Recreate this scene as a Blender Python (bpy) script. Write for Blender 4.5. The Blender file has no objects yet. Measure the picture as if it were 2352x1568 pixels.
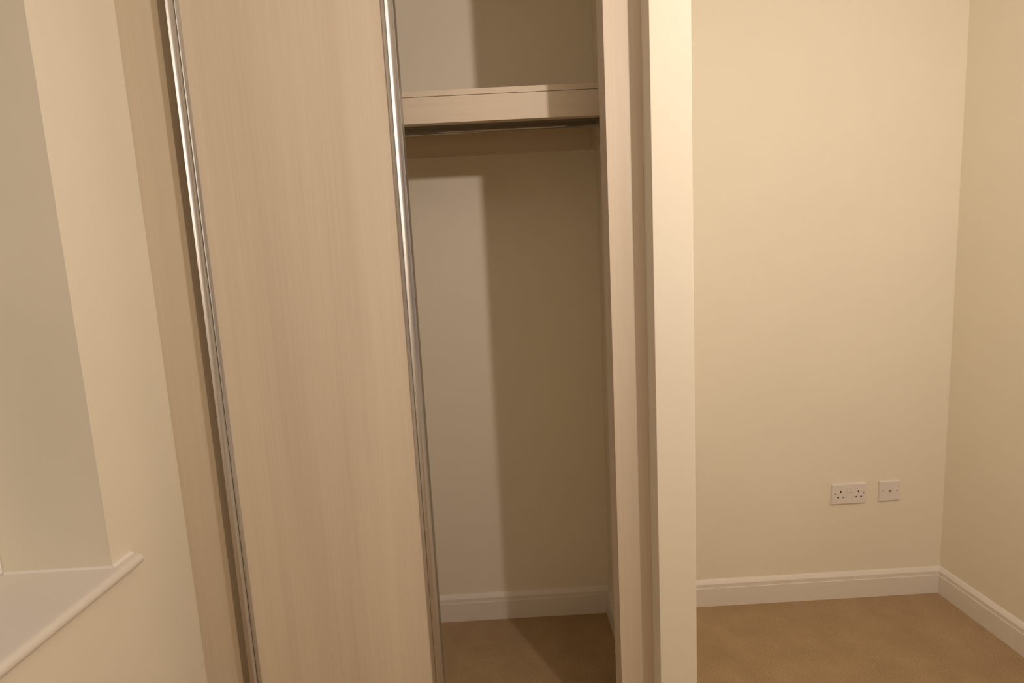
import bpy, bmesh, math
from mathutils import Vector, Matrix

# ---------------------------------------------------------------- camera, world, lamp, exposure
S = bpy.context.scene
COL = S.collection
CAM_Z = 1.483
PITCH, YAW, ROLL, F_PX = 0.13337, 0.01164, -0.05260, 1281.7

def make_camera():
    f = Vector((math.sin(YAW) * math.cos(PITCH), math.cos(YAW) * math.cos(PITCH), -math.sin(PITCH)))
    r = Vector((math.cos(YAW), -math.sin(YAW), 0))
    u = r.cross(f)
    c, s = math.cos(ROLL), math.sin(ROLL)
    r2, u2 = c * r + s * u, -s * r + c * u
    cam = bpy.data.cameras.new('camera')
    cam.sensor_width = 36.0
    cam.lens = F_PX / 2352 * 36.0
    cam.clip_start = 0.02
    o = bpy.data.objects.new('camera', cam)
    o.matrix_world = Matrix(((r2.x, u2.x, -f.x, 0), (r2.y, u2.y, -f.y, 0), (r2.z, u2.z, -f.z, CAM_Z), (0, 0, 0, 1)))
    COL.objects.link(o)
    S.camera = o
make_camera()

S.view_settings.view_transform = 'Standard'
S.view_settings.look = 'None'
S.view_settings.gamma = 1.0
S.view_settings.use_curve_mapping = False
S.view_settings.exposure = 0.0

W = bpy.data.worlds.new('dusk')
S.world = W
W.use_nodes = True
W.node_tree.nodes['Background'].inputs[0].default_value = (0.52, 0.44, 0.95, 1)     # blue dusk outside the window
W.node_tree.nodes['Background'].inputs[1].default_value = 0.18

lamp = bpy.data.lights.new('ceiling_bulb', 'POINT')       # warm bulb of the room, behind the camera
lamp.energy = 63
lamp.color = (1.0, 0.84, 0.735)
lamp.shadow_soft_size = 0.032
lo = bpy.data.objects.new('ceiling_bulb', lamp)
lo.location = (0.971, 0.120, 2.242)
COL.objects.link(lo)
# a bulb gives less light along its own (upright) axis than sideways
lamp.use_nodes = True
ln = lamp.node_tree
geo, sep = ln.nodes.new('ShaderNodeNewGeometry'), ln.nodes.new('ShaderNodeSeparateXYZ')
sq, side, pw = [ln.nodes.new('ShaderNodeMath') for _ in range(3)]
sq.operation, side.operation, pw.operation = 'MULTIPLY', 'SUBTRACT', 'POWER'
ln.links.new(geo.outputs['Incoming'], sep.inputs[0])
ln.links.new(sep.outputs[2], sq.inputs[0]); ln.links.new(sep.outputs[2], sq.inputs[1])
side.inputs[0].default_value = 1.0; ln.links.new(sq.outputs[0], side.inputs[1])
ln.links.new(side.outputs[0], pw.inputs[0]); pw.inputs[1].default_value = 0.5
ln.links.new(pw.outputs[0], ln.nodes['Emission'].inputs['Strength'])

S.cycles.max_bounces = 16
S.cycles.diffuse_bounces = 12
S.cycles.glossy_bounces = 6

# ---------------------------------------------------------------- helpers
def bm_box(bm, x0, x1, y0, y1, z0, z1, bev=0.0):
    vs = [bm.verts.new((x, y, z)) for x in (x0, x1) for y in (y0, y1) for z in (z0, z1)]
    fs = [(0, 1, 3, 2), (4, 6, 7, 5), (0, 4, 5, 1), (2, 3, 7, 6), (0, 2, 6, 4), (1, 5, 7, 3)]
    faces = [bm.faces.new([vs[i] for i in f]) for f in fs]
    if bev > 0:
        es = list({e for f in faces for e in f.edges})
        bmesh.ops.bevel(bm, geom=es, offset=bev, segments=2, profile=0.5, affect='EDGES')

def bm_cyl(bm, c, axis, r, h, seg=24, r2=None):
    """cylinder from point c along axis ('x','y','z'), length h"""
    r2 = r if r2 is None else r2
    def P(a, rr, t):
        u, v = rr * math.cos(a), rr * math.sin(a)
        return {'x': (c[0] + t, c[1] + u, c[2] + v), 'y': (c[0] + u, c[1] + t, c[2] + v), 'z': (c[0] + u, c[1] + v, c[2] + t)}[axis]
    A = [bm.verts.new(P(2 * math.pi * i / seg, r, 0)) for i in range(seg)]
    B = [bm.verts.new(P(2 * math.pi * i / seg, r2, h)) for i in range(seg)]
    for i in range(seg):
        j = (i + 1) % seg
        bm.faces.new((A[i], A[j], B[j], B[i]))
    bm.faces.new(A[::-1]); bm.faces.new(B)

def bm_extrude_z(bm, pts, z0, z1):
    """closed xy outline extruded up"""
    A = [bm.verts.new((x, y, z0)) for x, y in pts]
    B = [bm.verts.new((x, y, z1)) for x, y in pts]
    n = len(pts)
    for i in range(n):
        j = (i + 1) % n
        bm.faces.new((A[i], A[j], B[j], B[i]))
    bm.faces.new(A[::-1]); bm.faces.new(B)

def obj(name, bm, mat, parent=None, smooth=False, loc=None):
    bmesh.ops.recalc_face_normals(bm, faces=bm.faces[:])
    me = bpy.data.meshes.new(name)
    bm.to_mesh(me); bm.free()
    me.materials.append(mat)
    o = bpy.data.objects.new(name, me)
    COL.objects.link(o)
    if parent is not None:
        o.parent = parent
    if loc is not None:
        o.location = loc
    if smooth:
        for p in me.polygons:
            p.use_smooth = True
        if hasattr(me, 'set_sharp_from_angle'):
            me.set_sharp_from_angle(angle=math.radians(50))
    return o

def struct(o):
    o['kind'] = 'structure'
    return o

def thing(name, label, cat, loc, group=None):
    o = bpy.data.objects.new(name, None)
    o.empty_display_size = 0.05
    o.location = loc
    COL.objects.link(o)
    o['label'] = label; o['category'] = cat
    if group:
        o['group'] = group
    return o

def tag(o, label, cat, group=None):
    o['label'] = label; o['category'] = cat
    if group:
        o['group'] = group
    return o

# ---------------------------------------------------------------- materials
def base_mat(name, col, rough=0.6, metal=0.0, spec=0.5):
    m = bpy.data.materials.new(name); m.use_nodes = True
    b = m.node_tree.nodes['Principled BSDF']
    b.inputs['Base Color'].default_value = (*col, 1)
    b.inputs['Roughness'].default_value = rough
    b.inputs['Metallic'].default_value = metal
    b.inputs['Specular IOR Level'].default_value = spec
    return m, m.node_tree, b

def noise(nt, coord, scale, detail=3.0, rough=0.5, mapping=None):
    src = coord
    if mapping is not None:
        mp = nt.nodes.new('ShaderNodeMapping')
        mp.inputs['Scale'].default_value = mapping
        nt.links.new(coord, mp.inputs['Vector']); src = mp.outputs[0]
    n = nt.nodes.new('ShaderNodeTexNoise')
    n.inputs['Scale'].default_value = scale
    n.inputs['Detail'].default_value = detail
    n.inputs['Roughness'].default_value = rough
    nt.links.new(src, n.inputs['Vector'])
    return n.outputs['Fac']

def ramp(nt, fac, stops):
    r = nt.nodes.new('ShaderNodeValToRGB')
    e = r.color_ramp.elements
    while len(e) < len(stops):
        e.new(0.5)
    for k, (p, c) in zip(e, stops):
        k.position = p; k.color = (*c, 1)
    nt.links.new(fac, r.inputs[0])
    return r.outputs[0]

def bump(nt, b, fac, strength, dist):
    bp = nt.nodes.new('ShaderNodeBump')
    bp.inputs['Strength'].default_value = strength
    bp.inputs['Distance'].default_value = dist
    nt.links.new(fac, bp.inputs['Height'])
    nt.links.new(bp.outputs[0], b.inputs['Normal'])

def coords(nt):
    return nt.nodes.new('ShaderNodeTexCoord').outputs['Object']

def paint(name, col, var=0.015, rough=0.75):
    m, nt, b = base_mat(name, col, rough, 0, 0.25)
    c = coords(nt)
    f = noise(nt, c, 2.2, 4)
    lo_ = tuple(v * (1 - var) for v in col); hi = tuple(min(1, v * (1 + var)) for v in col)
    nt.links.new(ramp(nt, f, [(0.3, lo_), (0.7, hi)]), b.inputs['Base Color'])
    bump(nt, b, noise(nt, c, 260, 3), 0.06, 0.001)
    return m

def wood(name, direction, dark, mid, light):
    m, nt, b = base_mat(name, mid, 0.5, 0, 0.35)
    c = coords(nt)
    def sc(across, along):
        return {'z': (across, across, along), 'x': (along, across, across)}[direction]
    broad = noise(nt, c, 1.0, 3, 0.5, sc(11, 0.45))
    fine = noise(nt, c, 1.0, 4, 0.6, sc(150, 1.6))
    pore = noise(nt, c, 1.0, 2, 0.5, sc(420, 6))
    mx = nt.nodes.new('ShaderNodeMix'); mx.data_type = 'FLOAT'
    mx.inputs[0].default_value = 0.30
    nt.links.new(broad, mx.inputs[2]); nt.links.new(fine, mx.inputs[3])
    mx2 = nt.nodes.new('ShaderNodeMix'); mx2.data_type = 'FLOAT'
    mx2.inputs[0].default_value = 0.15
    nt.links.new(mx.outputs[0], mx2.inputs[2]); nt.links.new(pore, mx2.inputs[3])
    nt.links.new(ramp(nt, mx2.outputs[0], [(0.36, dark), (0.5, mid), (0.64, light)]), b.inputs['Base Color'])
    bump(nt, b, fine, 0.03, 0.0004)
    return m

M_WALL = paint('cream_emulsion', (0.78, 0.745, 0.635))
M_CEIL = paint('white_ceiling_paint', (0.84, 0.83, 0.80))
M_GLOSS = paint('white_satinwood', (0.735, 0.705, 0.655), 0.008, 0.4)
WD, WM, WL = (0.605, 0.530, 0.425), (0.650, 0.578, 0.468), (0.690, 0.622, 0.508)
M_WOODV = wood('pale_ash_laminate_upright', 'z', WD, WM, WL)
M_WOODH = wood('pale_ash_laminate_level', 'x', WD, WM, WL)

def carpet():
    m, nt, b = base_mat('beige_twist_carpet', (0.4, 0.32, 0.2), 0.95, 0, 0.1)
    c = coords(nt)
    tuft = noise(nt, c, 300, 5, 0.85)
    patch = noise(nt, c, 7, 4, 0.6)
    mx = nt.nodes.new('ShaderNodeMix'); mx.data_type = 'FLOAT'
    mx.inputs[0].default_value = 0.12
    nt.links.new(tuft, mx.inputs[2]); nt.links.new(patch, mx.inputs[3])
    nt.links.new(ramp(nt, mx.outputs[0], [(0.36, (0.205, 0.130, 0.062)), (0.5, (0.395, 0.277, 0.150)), (0.64, (0.600, 0.445, 0.270))]), b.inputs['Base Color'])
    b.inputs['Sheen Weight'].default_value = 0.15
    bump(nt, b, tuft, 0.6, 0.004)
    return m
M_CARPET = carpet()

def aluminium():
    m, nt, b = base_mat('satin_aluminium', (0.64, 0.63, 0.62), 0.42, 1.0)
    c = coords(nt)
    f = noise(nt, c, 1.0, 3, 0.5, (900, 900, 4))
    nt.links.new(ramp(nt, f, [(0.3, (0.58, 0.57, 0.56)), (0.7, (0.67, 0.66, 0.65))]), b.inputs['Base Color'])
    return m
M_ALU = aluminium()
M_CHROME, _, _ = base_mat('dark_chrome', (0.40, 0.395, 0.39), 0.08, 1.0)
M_PLASTIC = paint('white_moulded_plastic', (0.72, 0.69, 0.67), 0.005, 0.35)
M_HOLE, _, _ = base_mat('dark_socket_cavity', (0.02, 0.018, 0.016), 0.7)
M_SCREW, _, _ = base_mat('dull_screw_steel', (0.16, 0.14, 0.12), 0.5, 0.7)
M_BRASS, _, _ = base_mat('aged_brass', (0.46, 0.33, 0.17), 0.45, 0.6)
M_UPVC = paint('white_window_plastic', (0.80, 0.80, 0.78), 0.004, 0.35)
M_SPECK, _, _ = base_mat('brown_speck', (0.10, 0.05, 0.04), 0.8)
M_CAULK = paint('white_caulk', (0.80, 0.78, 0.74), 0.004, 0.5)

def glass():
    m = bpy.data.materials.new('window_glass'); m.use_nodes = True
    nt = m.node_tree; nt.nodes.clear()
    out = nt.nodes.new('ShaderNodeOutputMaterial')
    mix = nt.nodes.new('ShaderNodeMixShader'); fr = nt.nodes.new('ShaderNodeFresnel')
    tr = nt.nodes.new('ShaderNodeBsdfTransparent'); gl = nt.nodes.new('ShaderNodeBsdfGlossy')
    gl.inputs['Roughness'].default_value = 0.0
    fr.inputs['IOR'].default_value = 1.45
    nt.links.new(fr.outputs[0], mix.inputs[0]); nt.links.new(tr.outputs[0], mix.inputs[1]); nt.links.new(gl.outputs[0], mix.inputs[2])
    nt.links.new(mix.outputs[0], out.inputs[0])
    return m
M_GLASS = glass()

# ---------------------------------------------------------------- measurements (metres; camera stands at x=0, y=0)
XL, XR = -0.9245, 1.814            # left wall face, right wall face
YB, YF0 = 2.218, -3.0              # far wall face, wall behind the camera
ZC = 2.62                          # ceiling
PX0, PX1, PY = 0.386, 0.489, 1.426 # stud partition closing the wardrobe on the right
YFILL = 1.502                      # front of the filler boards
YD, YDR = 1.456, 1.490             # sliding door front / rear
REV_Y, REV_X = 1.213, -1.171       # window reveal
SILL_Z, HEAD_Z, WIN_Y0 = 0.850, 2.25, -0.45
T = 0.12

# ---------------------------------------------------------------- setting
bm = bmesh.new(); bm_box(bm, XL - 0.5, XR + T, YF0 - T, YB + T, -0.1, 0)
struct(obj('floor', bm, M_CARPET))
bm = bmesh.new(); bm_box(bm, XL - 0.5, XR + T, YF0 - T, YB + T, ZC, ZC + 0.1)
struct(obj('ceiling', bm, M_CEIL))
bm = bmesh.new(); bm_box(bm, XL - 0.32, XR + T, YB, YB + T, 0, ZC)
struct(obj('wall_back', bm, M_WALL))
bm = bmesh.new(); bm_box(bm, XR, XR + T, YF0, YB, 0, ZC)
struct(obj('wall_right', bm, M_WALL))
bm = bmesh.new(); bm_box(bm, XL - 0.32, XR + T, YF0 - T, YF0, 0, ZC)
struct(obj('wall_front', bm, M_WALL))
bm = bmesh.new(); bm_box(bm, PX0, PX1, PY, YB, 0, ZC, 0.002)
struct(obj('wall_partition', bm, M_WALL))

def wall_with_opening(x0, x1, ya, yb, z1, oy0, oy1, oz0, oz1):
    """one mesh, rectangular hole through x"""
    bm = bmesh.new()
    ys, zs = [ya, oy0, oy1, yb], [0, oz0, oz1, z1]
    G = {(s, i, j): bm.verts.new((x, ys[i], zs[j])) for s, x in enumerate((x0, x1)) for i in range(4) for j in range(4)}
    for s in (0, 1):
        for i in range(3):
            for j in range(3):
                if (i, j) != (1, 1):
                    bm.faces.new([G[s, i, j], G[s, i + 1, j], G[s, i + 1, j + 1], G[s, i, j + 1]])
    ring = [(1, 1), (2, 1), (2, 2), (1, 2)]
    for k in range(4):
        a, b2 = ring[k], ring[(k + 1) % 4]
        bm.faces.new([G[(0,) + a], G[(0,) + b2], G[(1,) + b2], G[(1,) + a]])
    outer = [(i, 0) for i in range(4)] + [(3, j) for j in (1, 2, 3)] + [(i, 3) for i in (2, 1, 0)] + [(0, j) for j in (2, 1)]
    for k in range(len(outer)):
        a, b2 = outer[k], outer[(k + 1) % len(outer)]
        bm.faces.new([G[(0,) + a], G[(0,) + b2], G[(1,) + b2], G[(1,) + a]])
    return bm
wl = struct(obj('wall_left', wall_with_opening(XL - 0.32, XL, YF0, YB, ZC, WIN_Y0, REV_Y, SILL_Z - 0.026, HEAD_Z), M_WALL))
bm = bmesh.new(); bm_cyl(bm, (XL - 0.0005, 1.4874, 0.3888), 'x', 0.0016, 0.0012, 10)
obj('speck', bm, M_SPECK, wl)

# skirting boards: profile (distance off the wall, height), mitred into corners
SK = [(0, 0), (0.018, 0), (0.018, 0.0810), (0.0174, 0.0822), (0.0150, 0.0824), (0.0148, 0.0985), (0.0120, 0.1030), (0.0075, 0.1090), (0.0030, 0.1135), (0, 0.1145)]
def skirting(name, axis, wall, sign, a, b, ma, mb):
    """runs from a to b along axis; ma/mb mitre the ends inwards"""
    bm = bmesh.new()
    def P(t, d, z):
        return (t, wall + sign * d, z) if axis == 'x' else (wall + sign * d, t, z)
    A = [bm.verts.new(P(a + ma * d, d, z)) for d, z in SK]
    B = [bm.verts.new(P(b - mb * d, d, z)) for d, z in SK]
    n = len(SK)
    for i in range(n):
        j = (i + 1) % n
        bm.faces.new((A[i], A[j], B[j], B[i]))
    bm.faces.new(A[::-1]); bm.faces.new(B)
    return struct(obj(name, bm, M_GLOSS, smooth=False))
skirting('baseboard_back', 'x', YB, -1, PX1, XR, 0, 1)
skirting('baseboard_right', 'y', XR, -1, YF0, YB, 0, 1)
skirting('baseboard_closet_back', 'x', YB, -1, XL, PX0, 0, 1)
skirting('baseboard_closet_right', 'y', PX0, -1, YFILL + 0.10, YB, 0, 1)

# window in the left wall: frame, pane and a sill with a rounded nosing
win = struct(bpy.data.objects.new('window_1', None)); COL.objects.link(win)
win.location = (0, 0, 0)
bm = bmesh.new()
fx0, fx1 = REV_X - 0.065, REV_X
fw = 0.055
bm_box(bm, fx0, fx1, REV_Y - fw, REV_Y, SILL_Z, HEAD_Z, 0.004)
bm_box(bm, fx0, fx1, WIN_Y0, WIN_Y0 + fw, SILL_Z, HEAD_Z, 0.004)
bm_box(bm, fx0, fx1, WIN_Y0 + fw, REV_Y - fw, SILL_Z, SILL_Z + fw, 0.004)
bm_box(bm, fx0, fx1, WIN_Y0 + fw, REV_Y - fw, HEAD_Z - fw, HEAD_Z, 0.004)
ym = (WIN_Y0 + REV_Y) / 2
bm_box(bm, fx0, fx1, ym - 0.04, ym + 0.04, SILL_Z + fw, HEAD_Z - fw, 0.004)
bm_box(bm, fx0, fx1, ym + 0.04, REV_Y - fw, 1.50, 1.56, 0.004)
obj('window_frame', bm, M_UPVC, win)
bm = bmesh.new(); bm_box(bm, REV_X - 0.040, REV_X - 0.034, WIN_Y0 + 0.03, REV_Y - 0.03, SILL_Z + 0.03, HEAD_Z - 0.03)
obj('glass_pane', bm, M_GLASS, win)

def sill():
    bm = bmesh.new()
    th, nose = 0.026, 0.030
    x_n = XL + nose
    y_h = REV_Y + 0.062                   # horn runs on past the reveal
    # board inside the opening
    prof = [(REV_X - 0.01, -th), (XL, -th)]
    prof += [(x_n - 0.013 + 0.013 * math.sin(a), -th / 2 - 0.013 * math.cos(a)) for a in [math.pi * k / 10 for k in range(11)]]
    prof += [(XL, 0), (REV_X - 0.01, 0)]
    def ext(pr, ya, yb):
        A = [bm.verts.new((x, ya, SILL_Z + z)) for x, z in pr]
        B = [bm.verts.new((x, yb, SILL_Z + z)) for x, z in pr]
        n = len(pr)
        for i in range(n):
            j = (i + 1) % n
            bm.faces.new((A[i], A[j], B[j], B[i]))
        bm.faces.new(A[::-1]); bm.faces.new(B)
    ext(prof, WIN_Y0 + 0.001, REV_Y - 0.001)
    horn = [p for p in prof if p[0] > XL - 1e-6]
    ext(horn, REV_Y - 0.001, y_h)
    ext(horn, WIN_Y0 - 0.06, WIN_Y0 + 0.001)
    return bm
obj('window_sill', sill(), M_GLOSS, win, smooth=True)
bm = bmesh.new()                          # caulk line round the sill against reveal and wall
def fillet(bm, p, q, n1, n2, r=0.0045):
    p, q, n1, n2 = Vector(p), Vector(q), Vector(n1), Vector(n2)
    ring = []
    for k in (p, q):
        ring.append([bm.verts.new(k), bm.verts.new(k + n1 * r), bm.verts.new(k + (n1 + n2) * r * 0.42), bm.verts.new(k + n2 * r)])
    for i in range(4):
        j = (i + 1) % 4
        bm.faces.new((ring[0][i], ring[0][j], ring[1][j], ring[1][i]))
    bm.faces.new(ring[0][::-1]); bm.faces.new(ring[1])
fillet(bm, (REV_X, REV_Y, SILL_Z), (XL, REV_Y, SILL_Z), (0, -1, 0), (0, 0, 1))
fillet(bm, (XL, REV_Y, SILL_Z), (XL, REV_Y + 0.066, SILL_Z), (1, 0, 0), (0, 0, 1), 0.0055)
obj('caulk', bm, M_CAULK, win)

# ---------------------------------------------------------------- wardrobe
def filler(name, label, x_wall, x_edge, z1=ZC):
    """L-shaped filler: front board against the wall, return running back from its free edge"""
    lo_, hi = min(x_wall, x_edge), max(x_wall, x_edge)
    t = 0.018
    root = thing(name, label, 'filler panel', ((lo_ + hi) / 2, YFILL, 0), 'wood filler panels beside the wardrobe opening')
    cx = (lo_ + hi) / 2
    bm = bmesh.new(); bm_box(bm, lo_ - cx, hi - cx, 0, t, 0.0, z1 - 0.001, 0.0006)
    obj('front_board', bm, M_WOODV, root)
    bm = bmesh.new()
    if x_edge > x_wall:
        bm_box(bm, x_edge - t - cx, x_edge - cx, t, 0.092, 0.0, z1 - 0.001, 0.0006)
    else:
        bm_box(bm, x_edge - cx, x_edge + t - cx, t, 0.092, 0.0, z1 - 0.001, 0.0006)
    obj('return_board', bm, M_WOODV, root)
    return root
filler('filler_panel', 'pale wood-grain filler panel between the left wall and the silver edge of the sliding door', XL, -0.820)
filler('filler_panel', 'pale wood-grain filler panel at the open right side of the wardrobe, against the cream partition', PX0, 0.290)

DX0, DX1 = -0.777, -0.2285
DZ0, DZ1 = 0.012, ZC - 0.012
door = thing('sliding_door', 'tall pale wood-grain sliding wardrobe door with satin aluminium edge stiles', 'door', ((DX0 + DX1) / 2, YD, DZ0))
dc = (DX0 + DX1) / 2
SW = 0.0305                                # stile width
def stile_outline(x_out, s):
    """outline in plan: x from the outer edge inwards (s=+1 goes right), y back from the door front"""
    d = YDR - YD
    p = [(0.0, d), (0.0, 0.0022), (0.0004, 0.0009), (0.0013, 0.0), (0.0022, 0.0004), (0.0026, 0.0014)]
    for k in range(17):                    # scooped finger-grip body
        u = -1 + 2 * k / 16
        p.append((0.0118 + 0.0090 * u, 0.0052 - 0.0039 * u * u))
    p += [(0.0212, 0.0040), (0.0220, 0.0040), (0.0224, 0.0016), (0.0230, 0.0008), (0.0238, 0.0016), (0.0242, 0.0034), (SW, 0.0042), (SW, d)]
    return [(x_out + s * x - dc, y) for x, y in p]
for xo, s in ((DX0, 1), (DX1, -1)):
    bm = bmesh.new(); bm_extrude_z(bm, stile_outline(xo, s), 0, DZ1 - DZ0)
    obj('stile', bm, M_ALU, door, smooth=True)
bm = bmesh.new(); bm_box(bm, DX0 + SW - dc, DX1 - SW - dc, 0.008, 0.026, 0.0, DZ1 - DZ0)
obj('door_panel', bm, M_WOODV, door)

# shelf with its fascia and wall battens
SY = 1.757
Z_TOP, Z_JOIN, Z_BOT, Z_CL = 2.0168, 1.9990, 1.9226, 1.912
shelf = thing('wardrobe_shelf', 'pale wood-grain wardrobe shelf with deep front fascia above the hanging rail', 'shelf', (0, SY, Z_CL))
def sh(name, x0, x1, y0, y1, z0, z1, mat=M_WOODH, bev=0.0006):
    bm = bmesh.new(); bm_box(bm, x0, x1, y0 - SY, y1 - SY, z0 - Z_CL, z1 - Z_CL, bev)
    return obj(name, bm, mat, shelf)
sh('shelf_board', XL, PX0, SY, YB, Z_JOIN + 0.0006, Z_TOP, bev=0.0008)
sh('fascia', XL, PX0, SY + 0.0006, SY + 0.0186, Z_BOT, Z_JOIN - 0.0006, bev=0.0008)
sh('back_batten', XL + 0.018, PX0 - 0.018, YB - 0.018, YB, Z_CL, Z_JOIN)
sh('side_batten', PX0 - 0.018, PX0, SY + 0.019, YB, Z_CL, Z_JOIN)
sh('side_batten', XL, XL + 0.018, SY + 0.019, YB, Z_CL, Z_JOIN)

# oval chrome hanging rail between the side battens
RY, RZ = 1.965, 1.9512
rail = thing('hanging_rail', 'chrome oval hanging rail under the wardrobe shelf', 'clothes rail', (0, RY, RZ))
def oval(h, w, n=28):
    out = []
    for k in range(n):
        a = 2 * math.pi * k / n
        st = (h - w) / 2
        y, z = (w / 2) * math.cos(a), (w / 2) * math.sin(a)
        out.append((y, z + (st if z >= 0 else -st)))
    return out
def bm_extrude_x(bm, pts, x0, x1):
    A = [bm.verts.new((x0, y, z)) for y, z in pts]; B = [bm.verts.new((x1, y, z)) for y, z in pts]
    n = len(pts)
    for i in range(n):
        j = (i + 1) % n
        bm.faces.new((A[i], A[j], B[j], B[i]))
    bm.faces.new(A[::-1]); bm.faces.new(B)
bm = bmesh.new(); bm_extrude_x(bm, oval(0.030, 0.015), XL + 0.021, PX0 - 0.021)
obj('tube', bm, M_CHROME, rail, smooth=True)
for x0 in (XL + 0.018, PX0 - 0.018 - 0.010):
    bm = bmesh.new(); bm_extrude_x(bm, oval(0.040, 0.022), x0, x0 + 0.010)
    obj('end_socket', bm, M_CHROME, rail, smooth=True)

# ---------------------------------------------------------------- wall outlets on the far wall
def plate_bm(w, h, t):
    bm = bmesh.new()
    bm_box(bm, -w / 2, w / 2, -t, 0, -h / 2, h / 2)
    es = [e for e in bm.edges if all(v.co.y < -t + 1e-6 for v in e.verts)]
    bmesh.ops.bevel(bm, geom=es, offset=0.003, segments=3, profile=0.5, affect='EDGES')
    return bm
def part_box(name, parent, u, v, w, h, y0, y1, mat, bev=0.0):
    bm = bmesh.new(); bm_box(bm, u - w / 2, u + w / 2, y0, y1, v - h / 2, v + h / 2, bev)
    return obj(name, bm, mat, parent)
def screw(parent, u, v, t):
    bm = bmesh.new(); bm_cyl(bm, (u, -t + 0.0006, v), 'y', 0.0026, -0.0009, 16)
    return obj('screw', bm, M_SCREW, parent)

PT = 0.010
s2 = thing('double_socket', 'white double mains socket with switches on the far wall', 'socket', (0.636 * (YB - PT), YB, CAM_Z - 0.4608 * (YB - PT)))
obj('faceplate', plate_bm(0.146, 0.086, PT), M_PLASTIC, s2)
for cu in (-0.0355, 0.0395):
    part_box('pin_slot', s2, cu, 0.0100, 0.0050, 0.0090, -PT - 0.0002, -PT + 0.004, M_HOLE)
    for du in (-0.0112, 0.0112):
        part_box('pin_slot', s2, cu + du, -0.0130, 0.0072, 0.0045, -PT - 0.0002, -PT + 0.004, M_HOLE)
for cu in (-0.0026, 0.0112):
    bm = bmesh.new()
    bm_box(bm, cu - 0.0064, cu + 0.0064, -PT - 0.0030, -PT + 0.004, 0.0065, 0.0300, 0.0010)
    for vv in bm.verts:                    # rocker leans: bottom edge proud, top edge flush
        if vv.co.y < -PT:
            vv.co.y += 0.0022 * (vv.co.z - 0.0065) / 0.0235
    obj('rocker_switch', bm, M_PLASTIC, s2)
for u in (-0.0590, 0.0610):
    screw(s2, u, 0.0015, PT)

s1 = thing('aerial_outlet', 'white square aerial outlet right of the double socket', 'socket', (0.7138 * (YB - PT), YB, CAM_Z - 0.4595 * (YB - PT)))
obj('faceplate', plate_bm(0.086, 0.086, PT), M_PLASTIC, s1)
bm = bmesh.new()
bm_cyl(bm, (0.001, -PT + 0.001, 0.001), 'y', 0.0056, -0.0030, 24)
co = obj('coaxial_connector', bm, M_BRASS, s1)
bm = bmesh.new(); bm_cyl(bm, (0.001, -PT - 0.0018, 0.001), 'y', 0.0013, -0.0004, 16)
obj('centre_hole', bm, M_HOLE, co)
for u in (-0.0295, 0.0300):
    screw(s1, u, 0.0015, PT)
